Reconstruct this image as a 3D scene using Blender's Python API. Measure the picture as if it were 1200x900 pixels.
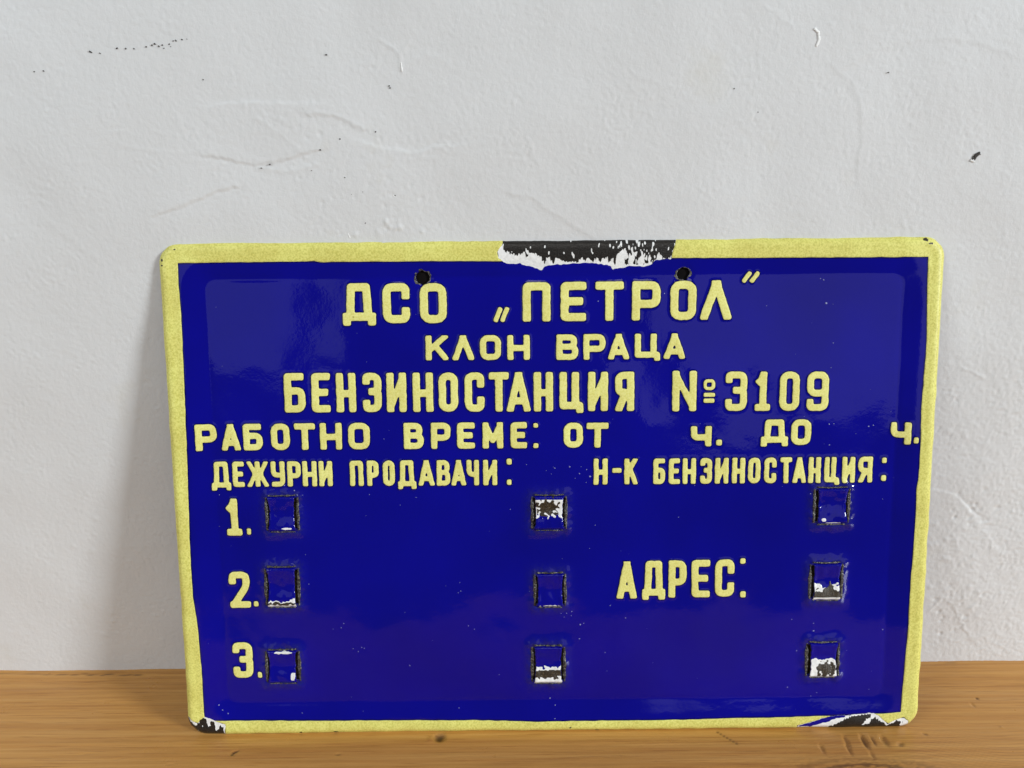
import bpy, math, random
import numpy as np
from mathutils import Vector

for o in list(bpy.data.objects):
    bpy.data.objects.remove(o)
scene = bpy.context.scene
C = scene.collection
rng = np.random.default_rng(7)
random.seed(7)

# ------------------------------------------------------------------ camera
FPX = 900.0
CAM = np.array([-0.033, -0.507, 0.4733])
PITCH, YAW, ROLL = math.radians(18.64), math.radians(0.14), math.radians(-0.49)
fw = np.array([math.sin(YAW)*math.cos(PITCH), math.cos(YAW)*math.cos(PITCH), -math.sin(PITCH)])
rt = np.cross(fw, [0, 0, 1]); rt /= np.linalg.norm(rt)
up = np.cross(rt, fw)
rt, up = rt*math.cos(ROLL)+up*math.sin(ROLL), -rt*math.sin(ROLL)+up*math.cos(ROLL)
cd = bpy.data.cameras.new('camera')
cd.sensor_width = 36.0
cd.lens = 36.0*FPX/1200.0
cd.clip_start = 0.01
cd.clip_end = 50
cam = bpy.data.objects.new('camera', cd)
C.objects.link(cam)
from mathutils import Matrix
M = Matrix(((rt[0], up[0], -fw[0], CAM[0]), (rt[1], up[1], -fw[1], CAM[1]), (rt[2], up[2], -fw[2], CAM[2]), (0, 0, 0, 1)))
cam.matrix_world = M
scene.camera = cam

# ------------------------------------------------------------------ light
w = bpy.data.worlds.new('World'); scene.world = w; w.use_nodes = True
bg = w.node_tree.nodes['Background']
bg.inputs['Color'].default_value = (1.0, 0.97, 0.92, 1)
bg.inputs['Strength'].default_value = 0.14

def area(name, loc, target, sx, sy, power, col):
    l = bpy.data.lights.new(name, 'AREA'); l.shape = 'RECTANGLE'; l.size = sx; l.size_y = sy
    l.energy = power; l.color = col
    o = bpy.data.objects.new(name, l); C.objects.link(o); o.location = loc
    d = Vector(target)-Vector(loc)
    o.rotation_euler = d.to_track_quat('-Z', 'Y').to_euler()
    return o
area('window_light_right', (5.1, -3.0, 1.75), (-1.0, 0.05, 0.25), 1.1, 1.1, 322, (0.89, 0.955, 1.0))
area('window_light_left', (-1.8, -1.4, 1.45), (-0.4, 0.05, 0.25), 0.9, 0.9, 18, (0.82, 0.935, 1.0))
area('overhead_fill', (0.1, -2.2, 2.6), (0, 0.05, 0.3), 1.6, 1.0, 15, (1.0, 0.96, 0.90))  # unseen fill added overhead to lift the wall and sign
area('haze_fill_right', (1.38, -2.4, 0.90), (0.2, 0.05, 0.25), 1.8, 1.20, 3.3, (1.0, 0.95, 0.93))  # added unseen panel, mirrored as soft haze in the enamel
area('haze_fill_left', (-1.50, -2.4, 1.08), (-0.2, 0.05, 0.3), 1.4, 1.0, 2.0, (0.92, 0.96, 1.0))  # left twin, added for the haze on that side
scene.view_settings.view_transform = 'Standard'
scene.view_settings.look = 'None'
scene.view_settings.exposure = 0.0
scene.view_settings.gamma = 1.0

# ------------------------------------------------------------------ geometry of the place
W_, H_ = 0.600, 0.3982
LEAN = math.radians(11.71)
WALL_Y = H_*math.sin(LEAN)+0.0016
def ray(px, py):
    d = fw + rt*(px-600)/FPX - up*(py-450)/FPX
    return d
def px_wall(px, py):
    d = ray(px, py); t = (WALL_Y-CAM[1])/d[1]; p = CAM+t*d
    return p[0], p[2]
def px_shelf(px, py):
    d = ray(px, py); t = -CAM[2]/d[2]; p = CAM+t*d
    return p[0], p[1]
PN = np.array([0, -math.cos(LEAN), math.sin(LEAN)])       # plate normal
PV = np.array([0, math.sin(LEAN), math.cos(LEAN)])        # plate up
def px_plate(px, py, h=0.0):
    """photo point -> plate u, v (metres) on the plane h in front of the sheet"""
    d = ray(px, py); t = (h-CAM@PN)/(d@PN); p = CAM+t*d
    return p[0], p@PV

# ------------------------------------------------------------------ noise
def fnoise(n, lo, hi, seed, aniso=(1, 1), slope=0.0):
    """periodic band-passed noise, n x n, wavelengths lo..hi in cells, unit std"""
    r = np.random.default_rng(seed).standard_normal((n, n))
    f = np.fft.rfft2(r)
    fy = np.fft.fftfreq(n)[:, None]*aniso[1]; fx = np.fft.rfftfreq(n)[None, :]*aniso[0]
    k = np.hypot(fx, fy)+1e-9
    m = np.exp(-(k*lo)**4)*(1-np.exp(-(k*hi)**4))*k**(-slope)
    a = np.fft.irfft2(f*m, s=(n, n))
    return a/a.std()
def samp(a, x, y, cell):
    """bilinear periodic sampling"""
    n = a.shape[0]
    gx = np.asarray(x)/cell; gy = np.asarray(y)/cell
    ix = np.floor(gx).astype(int); iy = np.floor(gy).astype(int)
    tx = gx-ix; ty = gy-iy
    ix %= n; iy %= n; jx = (ix+1) % n; jy = (iy+1) % n
    return (a[iy, ix]*(1-tx)+a[iy, jx]*tx)*(1-ty)+(a[jy, ix]*(1-tx)+a[jy, jx]*tx)*ty
def sm(a, b, x):
    t = np.clip((x-a)/(b-a), 0, 1)
    return t*t*(3-2*t)
def blur(a, n=1):
    for _ in range(n):
        p = np.pad(a, 1, mode='edge')
        a = (p[:-2, 1:-1]+p[2:, 1:-1]+p[1:-1, :-2]+p[1:-1, 2:]+2*p[1:-1, 1:-1])/6
    return a
def seg_d(X, Y, ax, ay, bx, by):
    dx, dy = bx-ax, by-ay
    L2 = dx*dx+dy*dy+1e-18
    t = np.clip(((X-ax)*dx+(Y-ay)*dy)/L2, 0, 1)
    return np.hypot(X-ax-t*dx, Y-ay-t*dy)
def poly_sdf(X, Y, pts):
    d = np.full(X.shape, 1e9); inside = np.zeros(X.shape, bool)
    n = len(pts)
    for i in range(n):
        ax, ay = pts[i]; bx, by = pts[(i+1) % n]
        d = np.minimum(d, seg_d(X, Y, ax, ay, bx, by))
        c = ((ay > Y) != (by > Y))
        xi = ax+(Y-ay)*(bx-ax)/((by-ay) if abs(by-ay) > 1e-15 else 1e-15)
        inside ^= c & (X < xi)
    return np.where(inside, -d, d)
def box_sdf(X, Y, cx, cy, hx, hy, r):
    qx = np.abs(X-cx)-hx+r; qy = np.abs(Y-cy)-hy+r
    return np.hypot(np.maximum(qx, 0), np.maximum(qy, 0))+np.minimum(np.maximum(qx, qy), 0)-r

# ------------------------------------------------------------------ mesh helpers
def mesh_from(name, verts, quads, mats, parent=None, smooth=True, midx=None):
    me = bpy.data.meshes.new(name)
    nv, nq = len(verts), len(quads)
    me.vertices.add(nv); me.vertices.foreach_set('co', np.asarray(verts, np.float32).ravel())
    me.loops.add(nq*4); me.loops.foreach_set('vertex_index', np.asarray(quads, np.int32).ravel())
    me.polygons.add(nq)
    me.polygons.foreach_set('loop_start', np.arange(nq, dtype=np.int32)*4)
    try:
        me.polygons.foreach_set('loop_total', np.full(nq, 4, np.int32))
    except Exception:
        pass
    me.polygons.foreach_set('use_smooth', np.full(nq, smooth))
    for m in (mats if isinstance(mats, (list, tuple)) else [mats]):
        me.materials.append(m)
    if midx is not None:
        me.polygons.foreach_set('material_index', np.asarray(midx, np.int32))
    me.update(calc_edges=True); me.validate()
    o = bpy.data.objects.new(name, me); C.objects.link(o)
    if parent is not None:
        o.parent = parent
    return o
def shell(name, bbox, step, sdf, height, off, mat, parent, rim=0.0003, depth=0.0006, rim_mat=None, nblur=0):
    """sheet over the region sdf<0 lying on the plate surface: clean outline, rounded rim, skirt"""
    x0, y0, x1, y1 = bbox
    nx = max(3, int((x1-x0)/step)+2); ny = max(3, int((y1-y0)/step)+2)
    gx = x0+np.arange(nx)*step; gy = y0+np.arange(ny)*step
    X, Y = np.meshgrid(gx, gy)
    S = sdf(X, Y)
    if nblur: S = blur(S, nblur)
    Gy, Gx = np.gradient(S, step)
    g = np.maximum(np.hypot(Gx, Gy), 0.3)
    keep = np.minimum(np.minimum(S[:-1, :-1], S[1:, :-1]), np.minimum(S[:-1, 1:], S[1:, 1:])) < 0
    if not keep.any():
        return None
    mv = np.clip(S/g, 0, 1.5*step)
    mv = np.where((S < 0) & (S > -0.3*step), S/g, mv)
    PX = X-mv*Gx/g; PY = Y-mv*Gy/g
    Z = height(PX, PY)+off
    if rim > 0:
        t = np.clip(1+np.minimum(S, 0)/rim, 0, 1)
        Z = Z-rim*(1-np.sqrt(np.maximum(1-t*t, 0)))*0.8
    idx = np.arange(nx*ny).reshape(ny, nx)
    q = np.stack([idx[:-1, :-1][keep], idx[:-1, 1:][keep], idx[1:, 1:][keep], idx[1:, :-1][keep]], 1)
    # boundary edges
    E = np.concatenate([q[:, [0, 1]], q[:, [1, 2]], q[:, [2, 3]], q[:, [3, 0]]])
    key = np.sort(E, 1); kk = key[:, 0].astype(np.int64)*(nx*ny)+key[:, 1]
    u, inv, cnt = np.unique(kk, return_inverse=True, return_counts=True)
    be = E[cnt[inv] == 1]
    V = np.stack([PX.ravel(), -Z.ravel(), PY.ravel()], 1)      # local: x=u, y=-w, z=v
    nb = len(be)
    top = V[be.ravel()]; bot = top.copy(); bot[:, 1] += depth
    base = len(V)
    V = np.concatenate([V, top, bot])
    a = base+np.arange(nb)*2; b = a+1; c = a+2*nb+1; d = a+2*nb
    sk = np.stack([b, a, d, c], 1)
    Q = np.concatenate([q, sk])
    used = np.unique(Q); remap = np.zeros(len(V), np.int64); remap[used] = np.arange(len(used))
    mats = [mat] if rim_mat is None else [mat, rim_mat]
    midx = None if rim_mat is None else np.concatenate([np.zeros(len(q), int), np.ones(nb, int)])
    return mesh_from(name, V[used], remap[Q], mats, parent, midx=midx)

# ------------------------------------------------------------------ materials
def mat(name):
    m = bpy.data.materials.new(name); m.use_nodes = True
    nt = m.node_tree; b = nt.nodes['Principled BSDF']
    return m, nt, b
def N(nt, t, **kw):
    n = nt.nodes.new(t)
    for k, v in kw.items():
        if k in n.inputs.keys(): n.inputs[k].default_value = v
        else: setattr(n, k, v)
    return n
def tex(nt, scale, detail=2, rough=0.5, vec=None, sc=None):
    tc = N(nt, 'ShaderNodeTexCoord'); n = N(nt, 'ShaderNodeTexNoise')
    n.inputs['Scale'].default_value = scale; n.inputs['Detail'].default_value = detail; n.inputs['Roughness'].default_value = rough
    if sc:
        mp = N(nt, 'ShaderNodeMapping'); mp.inputs['Scale'].default_value = sc
        nt.links.new(tc.outputs['Object'], mp.inputs['Vector']); nt.links.new(mp.outputs[0], n.inputs['Vector'])
    else:
        nt.links.new(tc.outputs['Object'], n.inputs['Vector'])
    return n
def ramp(nt, src, stops):
    r = N(nt, 'ShaderNodeValToRGB')
    e = r.color_ramp.elements
    while len(e) < len(stops): e.new(0.5)
    for i, (p, c) in enumerate(stops):
        e[i].position = p; e[i].color = (c[0], c[1], c[2], 1)
    nt.links.new(src, r.inputs[0])
    return r
def mixc(nt, fac, a, b, mode='MIX'):
    m = N(nt, 'ShaderNodeMix'); m.data_type = 'RGBA'; m.blend_type = mode
    for s, v in ((0, fac), (6, a), (7, b)):
        if hasattr(v, 'links') or hasattr(v, 'is_output'): nt.links.new(v, m.inputs[s])
        else: m.inputs[s].default_value = v if s == 0 else (v[0], v[1], v[2], 1)
    return m.outputs[2]
def bump(nt, b, src, dist, strength=1.0, prev=None):
    n = N(nt, 'ShaderNodeBump'); n.inputs['Distance'].default_value = dist; n.inputs['Strength'].default_value = strength
    nt.links.new(src, n.inputs['Height'])
    if prev: nt.links.new(prev, n.inputs['Normal'])
    nt.links.new(n.outputs[0], b.inputs['Normal'])
    return n.outputs[0]

M_blue, nt, b = mat('cobalt_enamel')
n1 = tex(nt, 9, 3)
r1 = ramp(nt, n1.outputs[0], [(0.3, (0.0003, 0.0002, 0.205)), (0.7, (0.0006, 0.0005, 0.275))])
at = N(nt, 'ShaderNodeAttribute'); at.attribute_name = 'greyed'
at2 = N(nt, 'ShaderNodeAttribute'); at2.attribute_name = 'edge_shade'
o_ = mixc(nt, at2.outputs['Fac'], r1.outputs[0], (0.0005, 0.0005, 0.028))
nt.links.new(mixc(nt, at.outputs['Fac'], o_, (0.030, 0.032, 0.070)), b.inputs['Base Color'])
b.inputs['IOR'].default_value = 1.42
n2 = tex(nt, 420, 2); n3 = tex(nt, 60, 2)
p = bump(nt, b, n2.outputs[0], 0.00004); bump(nt, b, n3.outputs[0], 0.00007, prev=p)
n4 = tex(nt, 30, 4, 0.6); r4 = ramp(nt, n4.outputs[0], [(0.4, (0.05,)*3), (0.75, (0.12,)*3)])
nt.links.new(r4.outputs[0], b.inputs['Roughness'])

def yellow(name, ca, cb):
    m, nt, b = mat(name)
    a = tex(nt, 700, 2, 0.6); r = ramp(nt, a.outputs[0], [(0.32, ca), (0.60, cb)])
    c = tex(nt, 35, 4, 0.6); rc = ramp(nt, c.outputs[0], [(0.35, (0.90, 0.86, 0.80)), (0.65, (1, 1, 1))])
    d = tex(nt, 260, 3, 0.7); rd = ramp(nt, d.outputs[0], [(0.70, (1, 1, 1)), (0.78, (0.55, 0.50, 0.35))])
    o = mixc(nt, 1.0, r.outputs[0], rc.outputs[0], 'MULTIPLY'); o = mixc(nt, 1.0, o, rd.outputs[0], 'MULTIPLY')
    nt.links.new(o, b.inputs['Base Color'])
    b.inputs['Roughness'].default_value = 0.42; b.inputs['Specular IOR Level'].default_value = 0.3
    e = tex(nt, 900, 2); bump(nt, b, e.outputs[0], 0.00004)
    return m
M_yel = yellow('yellow_enamel', (0.77, 0.745, 0.20), (0.90, 0.88, 0.32)); M_yel2 = yellow('yellow_rim_enamel', (0.63, 0.61, 0.135), (0.85, 0.825, 0.245))
M_white, nt, b = mat('white_enamel_with_glare')  # white ground coat, with glare put into its colour
a = tex(nt, 300, 3); r = ramp(nt, a.outputs[0], [(0.3, (0.78, 0.78, 0.77)), (0.6, (0.93, 0.93, 0.92))]); nt.links.new(r.outputs[0], b.inputs['Base Color'])
b.inputs['Roughness'].default_value = 0.12; e = tex(nt, 500, 2); bump(nt, b, e.outputs[0], 0.0003)
M_black, nt, b = mat('bare_iron')
a = tex(nt, 900, 3, 0.7); r = ramp(nt, a.outputs[0], [(0.35, (0.006, 0.0055, 0.005)), (0.7, (0.028, 0.024, 0.021))]); nt.links.new(r.outputs[0], b.inputs['Base Color'])
b.inputs['Roughness'].default_value = 0.3; e = tex(nt, 1200, 3); bump(nt, b, e.outputs[0], 0.0003)
M_rust, nt, b = mat('dark_cut_edge')
a = tex(nt, 1100, 3, 0.7); r = ramp(nt, a.outputs[0], [(0.35, (0.010, 0.009, 0.008)), (0.62, (0.06, 0.042, 0.022)), (0.75, (0.35, 0.30, 0.16))]); nt.links.new(r.outputs[0], b.inputs['Base Color'])
b.inputs['Roughness'].default_value = 0.3; e = tex(nt, 1200, 3); bump(nt, b, e.outputs[0], 0.0005)
M_lip, nt, b = mat('worn_raw_lip')
a = tex(nt, 700, 3, 0.7); r = ramp(nt, a.outputs[0], [(0.36, (0.012, 0.011, 0.014)), (0.52, (0.06, 0.055, 0.05)), (0.72, (0.30, 0.29, 0.24))]); nt.links.new(r.outputs[0], b.inputs['Base Color'])
b.inputs['Roughness'].default_value = 0.25; e = tex(nt, 900, 3); bump(nt, b, e.outputs[0], 0.0006)
M_edge, nt, b = mat('grey_enamel_edge')
b.inputs['Base Color'].default_value = (0.20, 0.19, 0.12, 1); b.inputs['Roughness'].default_value = 0.35

# wall
M_wall, nt, b = mat('painted_plaster')
a = tex(nt, 3.5, 4, 0.6); r = ramp(nt, a.outputs[0], [(0.35, (0.690, 0.690, 0.690)), (0.65, (0.725, 0.73, 0.735))])
s = tex(nt, 14, 4, 0.65); rs = ramp(nt, s.outputs[0], [(0.62, (1, 1, 1)), (0.80, (0.95, 0.93, 0.88))])
o = mixc(nt, 1.0, r.outputs[0], rs.outputs[0], 'MULTIPLY')
nt.links.new(o, b.inputs['Base Color']); b.inputs['Roughness'].default_value = 0.62; b.inputs['Specular IOR Level'].default_value = 0.3
e1 = tex(nt, 900, 3, 0.6); e2 = tex(nt, 330, 2, 0.5)
p = bump(nt, b, e1.outputs[0], 0.00016); bump(nt, b, e2.outputs[0], 0.0002, prev=p)
M_hole, nt, b = mat('dark_hole'); b.inputs['Base Color'].default_value = (0.05, 0.045, 0.04, 1); b.inputs['Roughness'].default_value = 0.9
M_pit, nt, b = mat('hole_shade_black'); b.inputs['Base Color'].default_value = (0.006, 0.005, 0.005, 1); b.inputs['Roughness'].default_value = 1.0; b.inputs['Specular IOR Level'].default_value = 0.1
M_chipw, nt, b = mat('white_plaster_chip'); b.inputs['Base Color'].default_value = (0.93, 0.93, 0.92, 1); b.inputs['Roughness'].default_value = 0.7

# wood
M_wood, nt, b = mat('varnished_pine')
n = tex(nt, 1.0, 6, 0.68, sc=(2.6, 130, 130)); 
wv = N(nt, 'ShaderNodeTexWave'); wv.wave_type = 'BANDS'; wv.bands_direction = 'Y'; wv.inputs['Scale'].default_value = 44; wv.inputs['Distortion'].default_value = 7; wv.inputs['Detail'].default_value = 3; wv.inputs['Detail Scale'].default_value = 1.0
tc = N(nt, 'ShaderNodeTexCoord'); mp = N(nt, 'ShaderNodeMapping'); mp.inputs['Scale'].default_value = (0.10, 1, 1); mp.inputs['Rotation'].default_value = (0, 0, 0.01)
nt.links.new(tc.outputs['Object'], mp.inputs[0]); nt.links.new(mp.outputs[0], wv.inputs['Vector'])
ra = ramp(nt, n.outputs[0], [(0.30, (0.47, 0.205, 0.045)), (0.5, (0.58, 0.285, 0.070)), (0.70, (0.67, 0.36, 0.105))])
rw = ramp(nt, wv.outputs[0], [(0.0, (0.93, 0.90, 0.86)), (0.5, (1, 1, 1)), (1.0, (1.0, 0.98, 0.96))])
f1 = tex(nt, 1.0, 3, 0.7, sc=(16, 620, 620)); rf = ramp(nt, f1.outputs[0], [(0.34, (0.62, 0.50, 0.38)), (0.44, (1, 1, 1))])
o = mixc(nt, 1.0, ra.outputs[0], rw.outputs[0], 'MULTIPLY'); o = mixc(nt, 0.6, o, rf.outputs[0], 'MULTIPLY')
# knot shading, driven by a mesh attribute that marks where the knot and stains are
at = N(nt, 'ShaderNodeAttribute'); at.attribute_name = 'stain'
o = mixc(nt, at.outputs['Fac'], o, (0.06, 0.028, 0.012))
nt.links.new(o, b.inputs['Base Color'])
b.inputs['Roughness'].default_value = 0.34; b.inputs['Specular IOR Level'].default_value = 0.45
p = bump(nt, b, f1.outputs[0], 0.00012); n5 = tex(nt, 1.0, 2, sc=(60, 260, 260)); bump(nt, b, n5.outputs[0], 0.00015, prev=p)
r5 = tex(nt, 25, 4, 0.6); rr5 = ramp(nt, r5.outputs[0], [(0.35, (0.27,)*3), (0.7, (0.46,)*3)]); nt.links.new(rr5.outputs[0], b.inputs['Roughness'])

# ------------------------------------------------------------------ wall (real relief)
def axis(lo, hi, flo, fhi, step, grow=1.12):
    a = list(np.arange(flo, fhi+step/2, step))
    s = step; x = a[-1]
    while x < hi:
        s *= grow; x += s; a.append(min(x, hi))
    s = step; x = a[0]; pre = []
    while x > lo:
        s *= grow; x -= s; pre.append(max(x, lo))
    return np.array(pre[::-1]+a)
NC = 1024; CELL = 0.001
peel = fnoise(NC, 3.0, 9, 11)
mid = fnoise(NC, 9, 40, 12)
big = fnoise(NC, 60, 400, 13)
jit = fnoise(NC, 5, 18, 14)
msk = fnoise(NC, 30, 160, 15)
wx = axis(-1.6, 1.6, -0.47, 0.45, 0.0011); wz = axis(-0.02, 1.9, -0.003, 0.70, 0.0011)
X, Z = np.meshgrid(wx, wz)
Xj = X+0.0004*samp(jit, X, Z, CELL); Zj = Z+0.0004*samp(jit, X+0.37, Z+0.21, CELL)
h = 0.000035*samp(peel, X, Z, CELL)+0.00003*samp(mid, X, Z, CELL)+0.0003*samp(big, X, Z, CELL)
rough = sm(0.27, 0.42, X)*sm(0.42, 0.28, Z)
h += rough*(0.00012*samp(peel, X+.5, Z+.3, CELL)+0.00007*samp(mid, X+.2, Z+.6, CELL))
rp = sm(0.3, 1.2, samp(msk, X+0.1, Z, CELL))
h += 0.00006*rp*samp(peel, X+.7, Z+.1, CELL)
def wl(pts): return [px_wall(*p) for p in pts]
def dpoly(pts):
    d = np.full(X.shape, 1e9)
    P = wl(pts); x0 = min(p[0] for p in P)-.02; x1 = max(p[0] for p in P)+.02; z0 = min(p[1] for p in P)-.02; z1 = max(p[1] for p in P)+.02
    mI = (X > x0) & (X < x1) & (Z > z0) & (Z < z1)
    dd = np.full(mI.sum(), 1e9); sd = np.zeros(mI.sum())
    xx, zz = Xj[mI], Zj[mI]
    for (ax, az), (bx, bz) in zip(P[:-1], P[1:]):
        q = seg_d(xx, zz, ax, az, bx, bz)
        side = np.sign((bx-ax)*(zz-az)-(bz-az)*(xx-ax))
        c = q < dd; dd = np.where(c, q, dd); sd = np.where(c, side, sd)
    d[mI] = dd
    s = np.zeros(X.shape); s[mI] = sd
    return d, s
def ridge(pts, wd, amp, step=0.0, sw=0.008):
    d, s = dpoly(pts)
    r = amp*np.exp(-(d/wd)**2)
    if step: r = r+step*s*np.exp(-(d/sw)**2)*np.minimum(1, d/0.0008)
    return r
h += ridge([(250, 122), (290, 119), (330, 121), (366, 120)], .0012, 0.00010, -0.00018)
h += ridge([(362, 133), (385, 134), (402, 138), (412, 145), (424, 151)], .0014, 0.0004, 0.0002)
h += ridge([(430, 168), (448, 175), (468, 175), (490, 179), (508, 172), (525, 170)], .0012, 0.00022, -0.0002)
h += ridge([(246, 184), (275, 190), (300, 195), (325, 191), (345, 185), (368, 178)], .0011, -0.00035, 0.0003)
h += ridge([(300, 197), (330, 200), (355, 198), (372, 192)], .0016, 0.0003)
h += ridge([(190, 251), (212, 243), (230, 236), (250, 227), (271, 221)], .0012, -0.00028, 0.00035)
h += ridge([(443, 46), (458, 55), (470, 66), (470, 84)], .0009, 0.0004)
h += ridge([(474, 80), (484, 70), (500, 65), (515, 68), (526, 76)], .0016, 0.00018)
h += ridge([(470, 62), (476, 54), (480, 50)], .0009, 0.0003)
h += ridge([(300, 138), (330, 158), (356, 180)], .0016, 0.00018)
h += ridge([(140, 170), (200, 180), (235, 176)], .0015, 0.0001)
h += ridge([(1000, 74), (1030, 58), (1060, 50), (1110, 46), (1150, 52), (1175, 62)], .002, 0.00010, 0.0001, .012)
h += ridge([(980, 84), (1000, 100), (1008, 122), (1009, 160), (1004, 200)], .0018, 0.00012, 0.0001, .01)
h += ridge([(888, 2), (905, 12), (930, 32)], .001, 0.0002)
h += ridge([(740, 86), (780, 100), (800, 108)], .0018, 0.00012)
h += ridge([(600, 228), (625, 232), (640, 245), (665, 260), (690, 276)], .002, 0.0002, 0.00012)
h += ridge([(620, 165), (628, 190)], .0014, 0.0002)
h += ridge([(1092, 572), (1118, 580), (1135, 596), (1150, 618), (1168, 640)], .0012, 0.0002, -0.00018)
h += ridge([(1128, 585), (1142, 600), (1152, 606)], .001, -0.0006)
h += ridge([(1090, 716), (1105, 700), (1118, 712), (1128, 735), (1140, 750)], .0013, 0.0003, 0.00012)
h += ridge([(1100, 745), (1120, 752), (1150, 745), (1180, 760)], .0013, 0.0002)
h += ridge([(1126, 430), (1140, 436), (1152, 442)], .001, 0.0004)
h += ridge([(20, 230), (60, 262), (110, 300)], .003, 0.0001)
pr = random.Random(5)
def pits(cx, cy, sx, sy, n, amp, rad):
    global h
    for _ in range(n):
        x, z = px_wall(pr.gauss(cx, sx), pr.gauss(cy, sy))
        i0, i1 = np.searchsorted(wx, [x-.006, x+.006]); j0, j1 = np.searchsorted(wz, [z-.006, z+.006])
        if i1 <= i0 or j1 <= j0: continue
        r = rad*pr.uniform(.6, 1.5)
        h[j0:j1, i0:i1] += -amp*pr.uniform(.4, 1.3)*np.exp(-((X[j0:j1, i0:i1]-x)**2+(Z[j0:j1, i0:i1]-z)**2)/r**2)
pits(425, 195, 42, 32, 55, .00035, .0010)
pits(470, 235, 25, 18, 20, .00035, .0010)
pits(460, 270, 20, 8, 14, -.0006, .0016)
pits(350, 190, 25, 6, 14, .0003, .0009)
pits(1120, 600, 30, 90, 60, -.0004, .0018); pits(1140, 603, 14, 14, 22, .0007, .0014); pits(1115, 715, 16, 16, 22, .0007, .0014); pits(1120, 460, 25, 50, 40, .0003, .0014)
pits(1130, 700, 35, 50, 60, -.0004, .0018)
pits(140, 720, 40, 60, 24, -.0003, .0018)
pits(800, 120, 150, 60, 40, -.0002, .0014)
h -= h[(Z > 0.37) & (Z < 0.42) & (np.abs(X) < 0.32)].max()-0.0002 if False else 0
V = np.stack([X.ravel(), (WALL_Y-h).ravel(), Z.ravel()], 1)
nx, nz = len(wx), len(wz)
idx = np.arange(nx*nz).reshape(nz, nx)
q = np.stack([idx[:-1, :-1].ravel(), idx[:-1, 1:].ravel(), idx[1:, 1:].ravel(), idx[1:, :-1].ravel()], 1)
wall = mesh_from('plaster_wall', V, q, M_wall)
wall['kind'] = 'structure'
wall['label'] = 'pale grey painted plaster wall with roller texture, hairline ridges and pits behind the sign'

# small lumps: broken-out pits and chips on the wall
def blob(name, pts, hgt, m, parent, plane, step=0.00025, wob=0.0003, width=0.0008):
    P = [px_wall(*p) for p in pts]
    def sd(Xg, Yg):
        d = np.full(Xg.shape, 1e9)
        for (ax, ay), (bx, by) in zip(P[:-1], P[1:]): d = np.minimum(d, seg_d(Xg, Yg, ax, ay, bx, by))
        return d-width+wob*samp(jit, Xg*4, Yg*4, CELL)
    xs = [p[0] for p in P]; ys = [p[1] for p in P]
    o = shell(name, (min(xs)-.004, min(ys)-.004, max(xs)+.004, max(ys)+.004), step, sd, lambda a, c: np.zeros(a.shape)+0.0, hgt, m, parent, rim=0.0004, depth=0.0012)
    if o: 
        o.location = (0, WALL_Y, 0)
    return o
blob('paint_hole', [(1140, 187), (1144, 182), (1147, 180)], 0.0007, M_hole, wall, 0, width=0.0011)
blob('plaster_chip', [(1138, 188), (1141, 189)], 0.0009, M_chipw, wall, 0, width=0.0007)
blob('plaster_chip', [(955, 34), (959, 38), (960, 46), (957, 54)], 0.0007, M_chipw, wall, 0, width=0.0008, wob=.00015)
for p in [(105, 60), (107, 61), (117, 62), (137, 57), (147, 57.5), (157, 57), (171, 55), (178, 53), (181, 51.5), (186, 54), (190, 53), (192, 57), (198, 52), (200, 55), (203, 48), (206, 47), (213, 46), (219, 46),
          (40, 84), (51, 83), (238, 93), (412, 228), (414, 236), (428, 262), (365, 200), (404, 208), (375, 176), (398, 163), (440, 155), (1041, 85), (382, 64), (306, 197), (316, 193), (457, 103), (456, 101), (425, 225), (463, 229), (860, 104), (888, 131)]:
    blob('paint_hole', [p, (p[0]+.5, p[1]+pr.uniform(-.8, .8))], 0.0007, M_hole, wall, 0, width=pr.uniform(.00022, .00045), wob=.0001)
for p in [((461, 229), (464, 231)), ((470, 74), (471, 83)), ((408, 274), (410, 278))]:
    blob('plaster_chip', list(p), 0.0006, M_chipw, wall, 0, width=.0004, wob=.0001)

# ------------------------------------------------------------------ shelf
sx = axis(-1.6, 1.6, -0.42, 0.42, 0.0010, 1.15); sy = np.concatenate([axis(-0.45, 0.098, -0.055, 0.098, 0.0010, 1.12)])
X, Y = np.meshgrid(sx, sy)
hz = 0.00022*samp(big, X*.3, Y*2, CELL)+0.00005*samp(mid, X*.2, Y*2, CELL)
st = np.zeros(X.shape)
def dent(px, py, rx, ry, amp, stain=0.0, ang=0):
    global hz, st
    x, y = px_shelf(px, py)
    dx, dy = X-x, Y-y
    a = dx*math.cos(ang)+dy*math.sin(ang); c = -dx*math.sin(ang)+dy*math.cos(ang)
    e = np.exp(-((a/rx)**2+(c/ry)**2)**1.5)
    hz -= amp*e; st = np.maximum(st, stain*e)
dent(515, 864, .0045, .004, .0022, .9); dent(505, 866, .003, .003, -.0006)
dent(275, 881, .0028, .0012, .0012, .8, .4); dent(272, 884, .0015, .001, .001, .7)
dent(396, 884, .0022, .0009, .0006, .5)
for px_, py_ in [(992, 869), (994, 877)]: dent(px_, py_, .0016, .0065, .0011, .25)
dent(1013, 869, .0020, .007, .0018, .6); dent(1023, 868, .0010, .005, .001, .45)
dent(1036, 868, .0026, .0055, .0012, .35); dent(963, 877, .0016, .005, .0008, .25)
dent(1055, 872, .003, .002, .0009, .4, .5); dent(1022, 885, .0015, .004, .0007, .3)
dent(1145, 818, .0012, .0012, .0010, .9); dent(1084, 860, .0022, .0012, .0008, .5, -.5)
dent(1140, 826, .0012, .003, .0006, .1); dent(1174, 852, .0012, .001, -.0006, 0)
for px_, py_ in [(105, 883), (198, 896), (48, 897), (95, 884), (140, 889)]: dent(px_, py_, .004, .0005, .0005, 0, .1)
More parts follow.
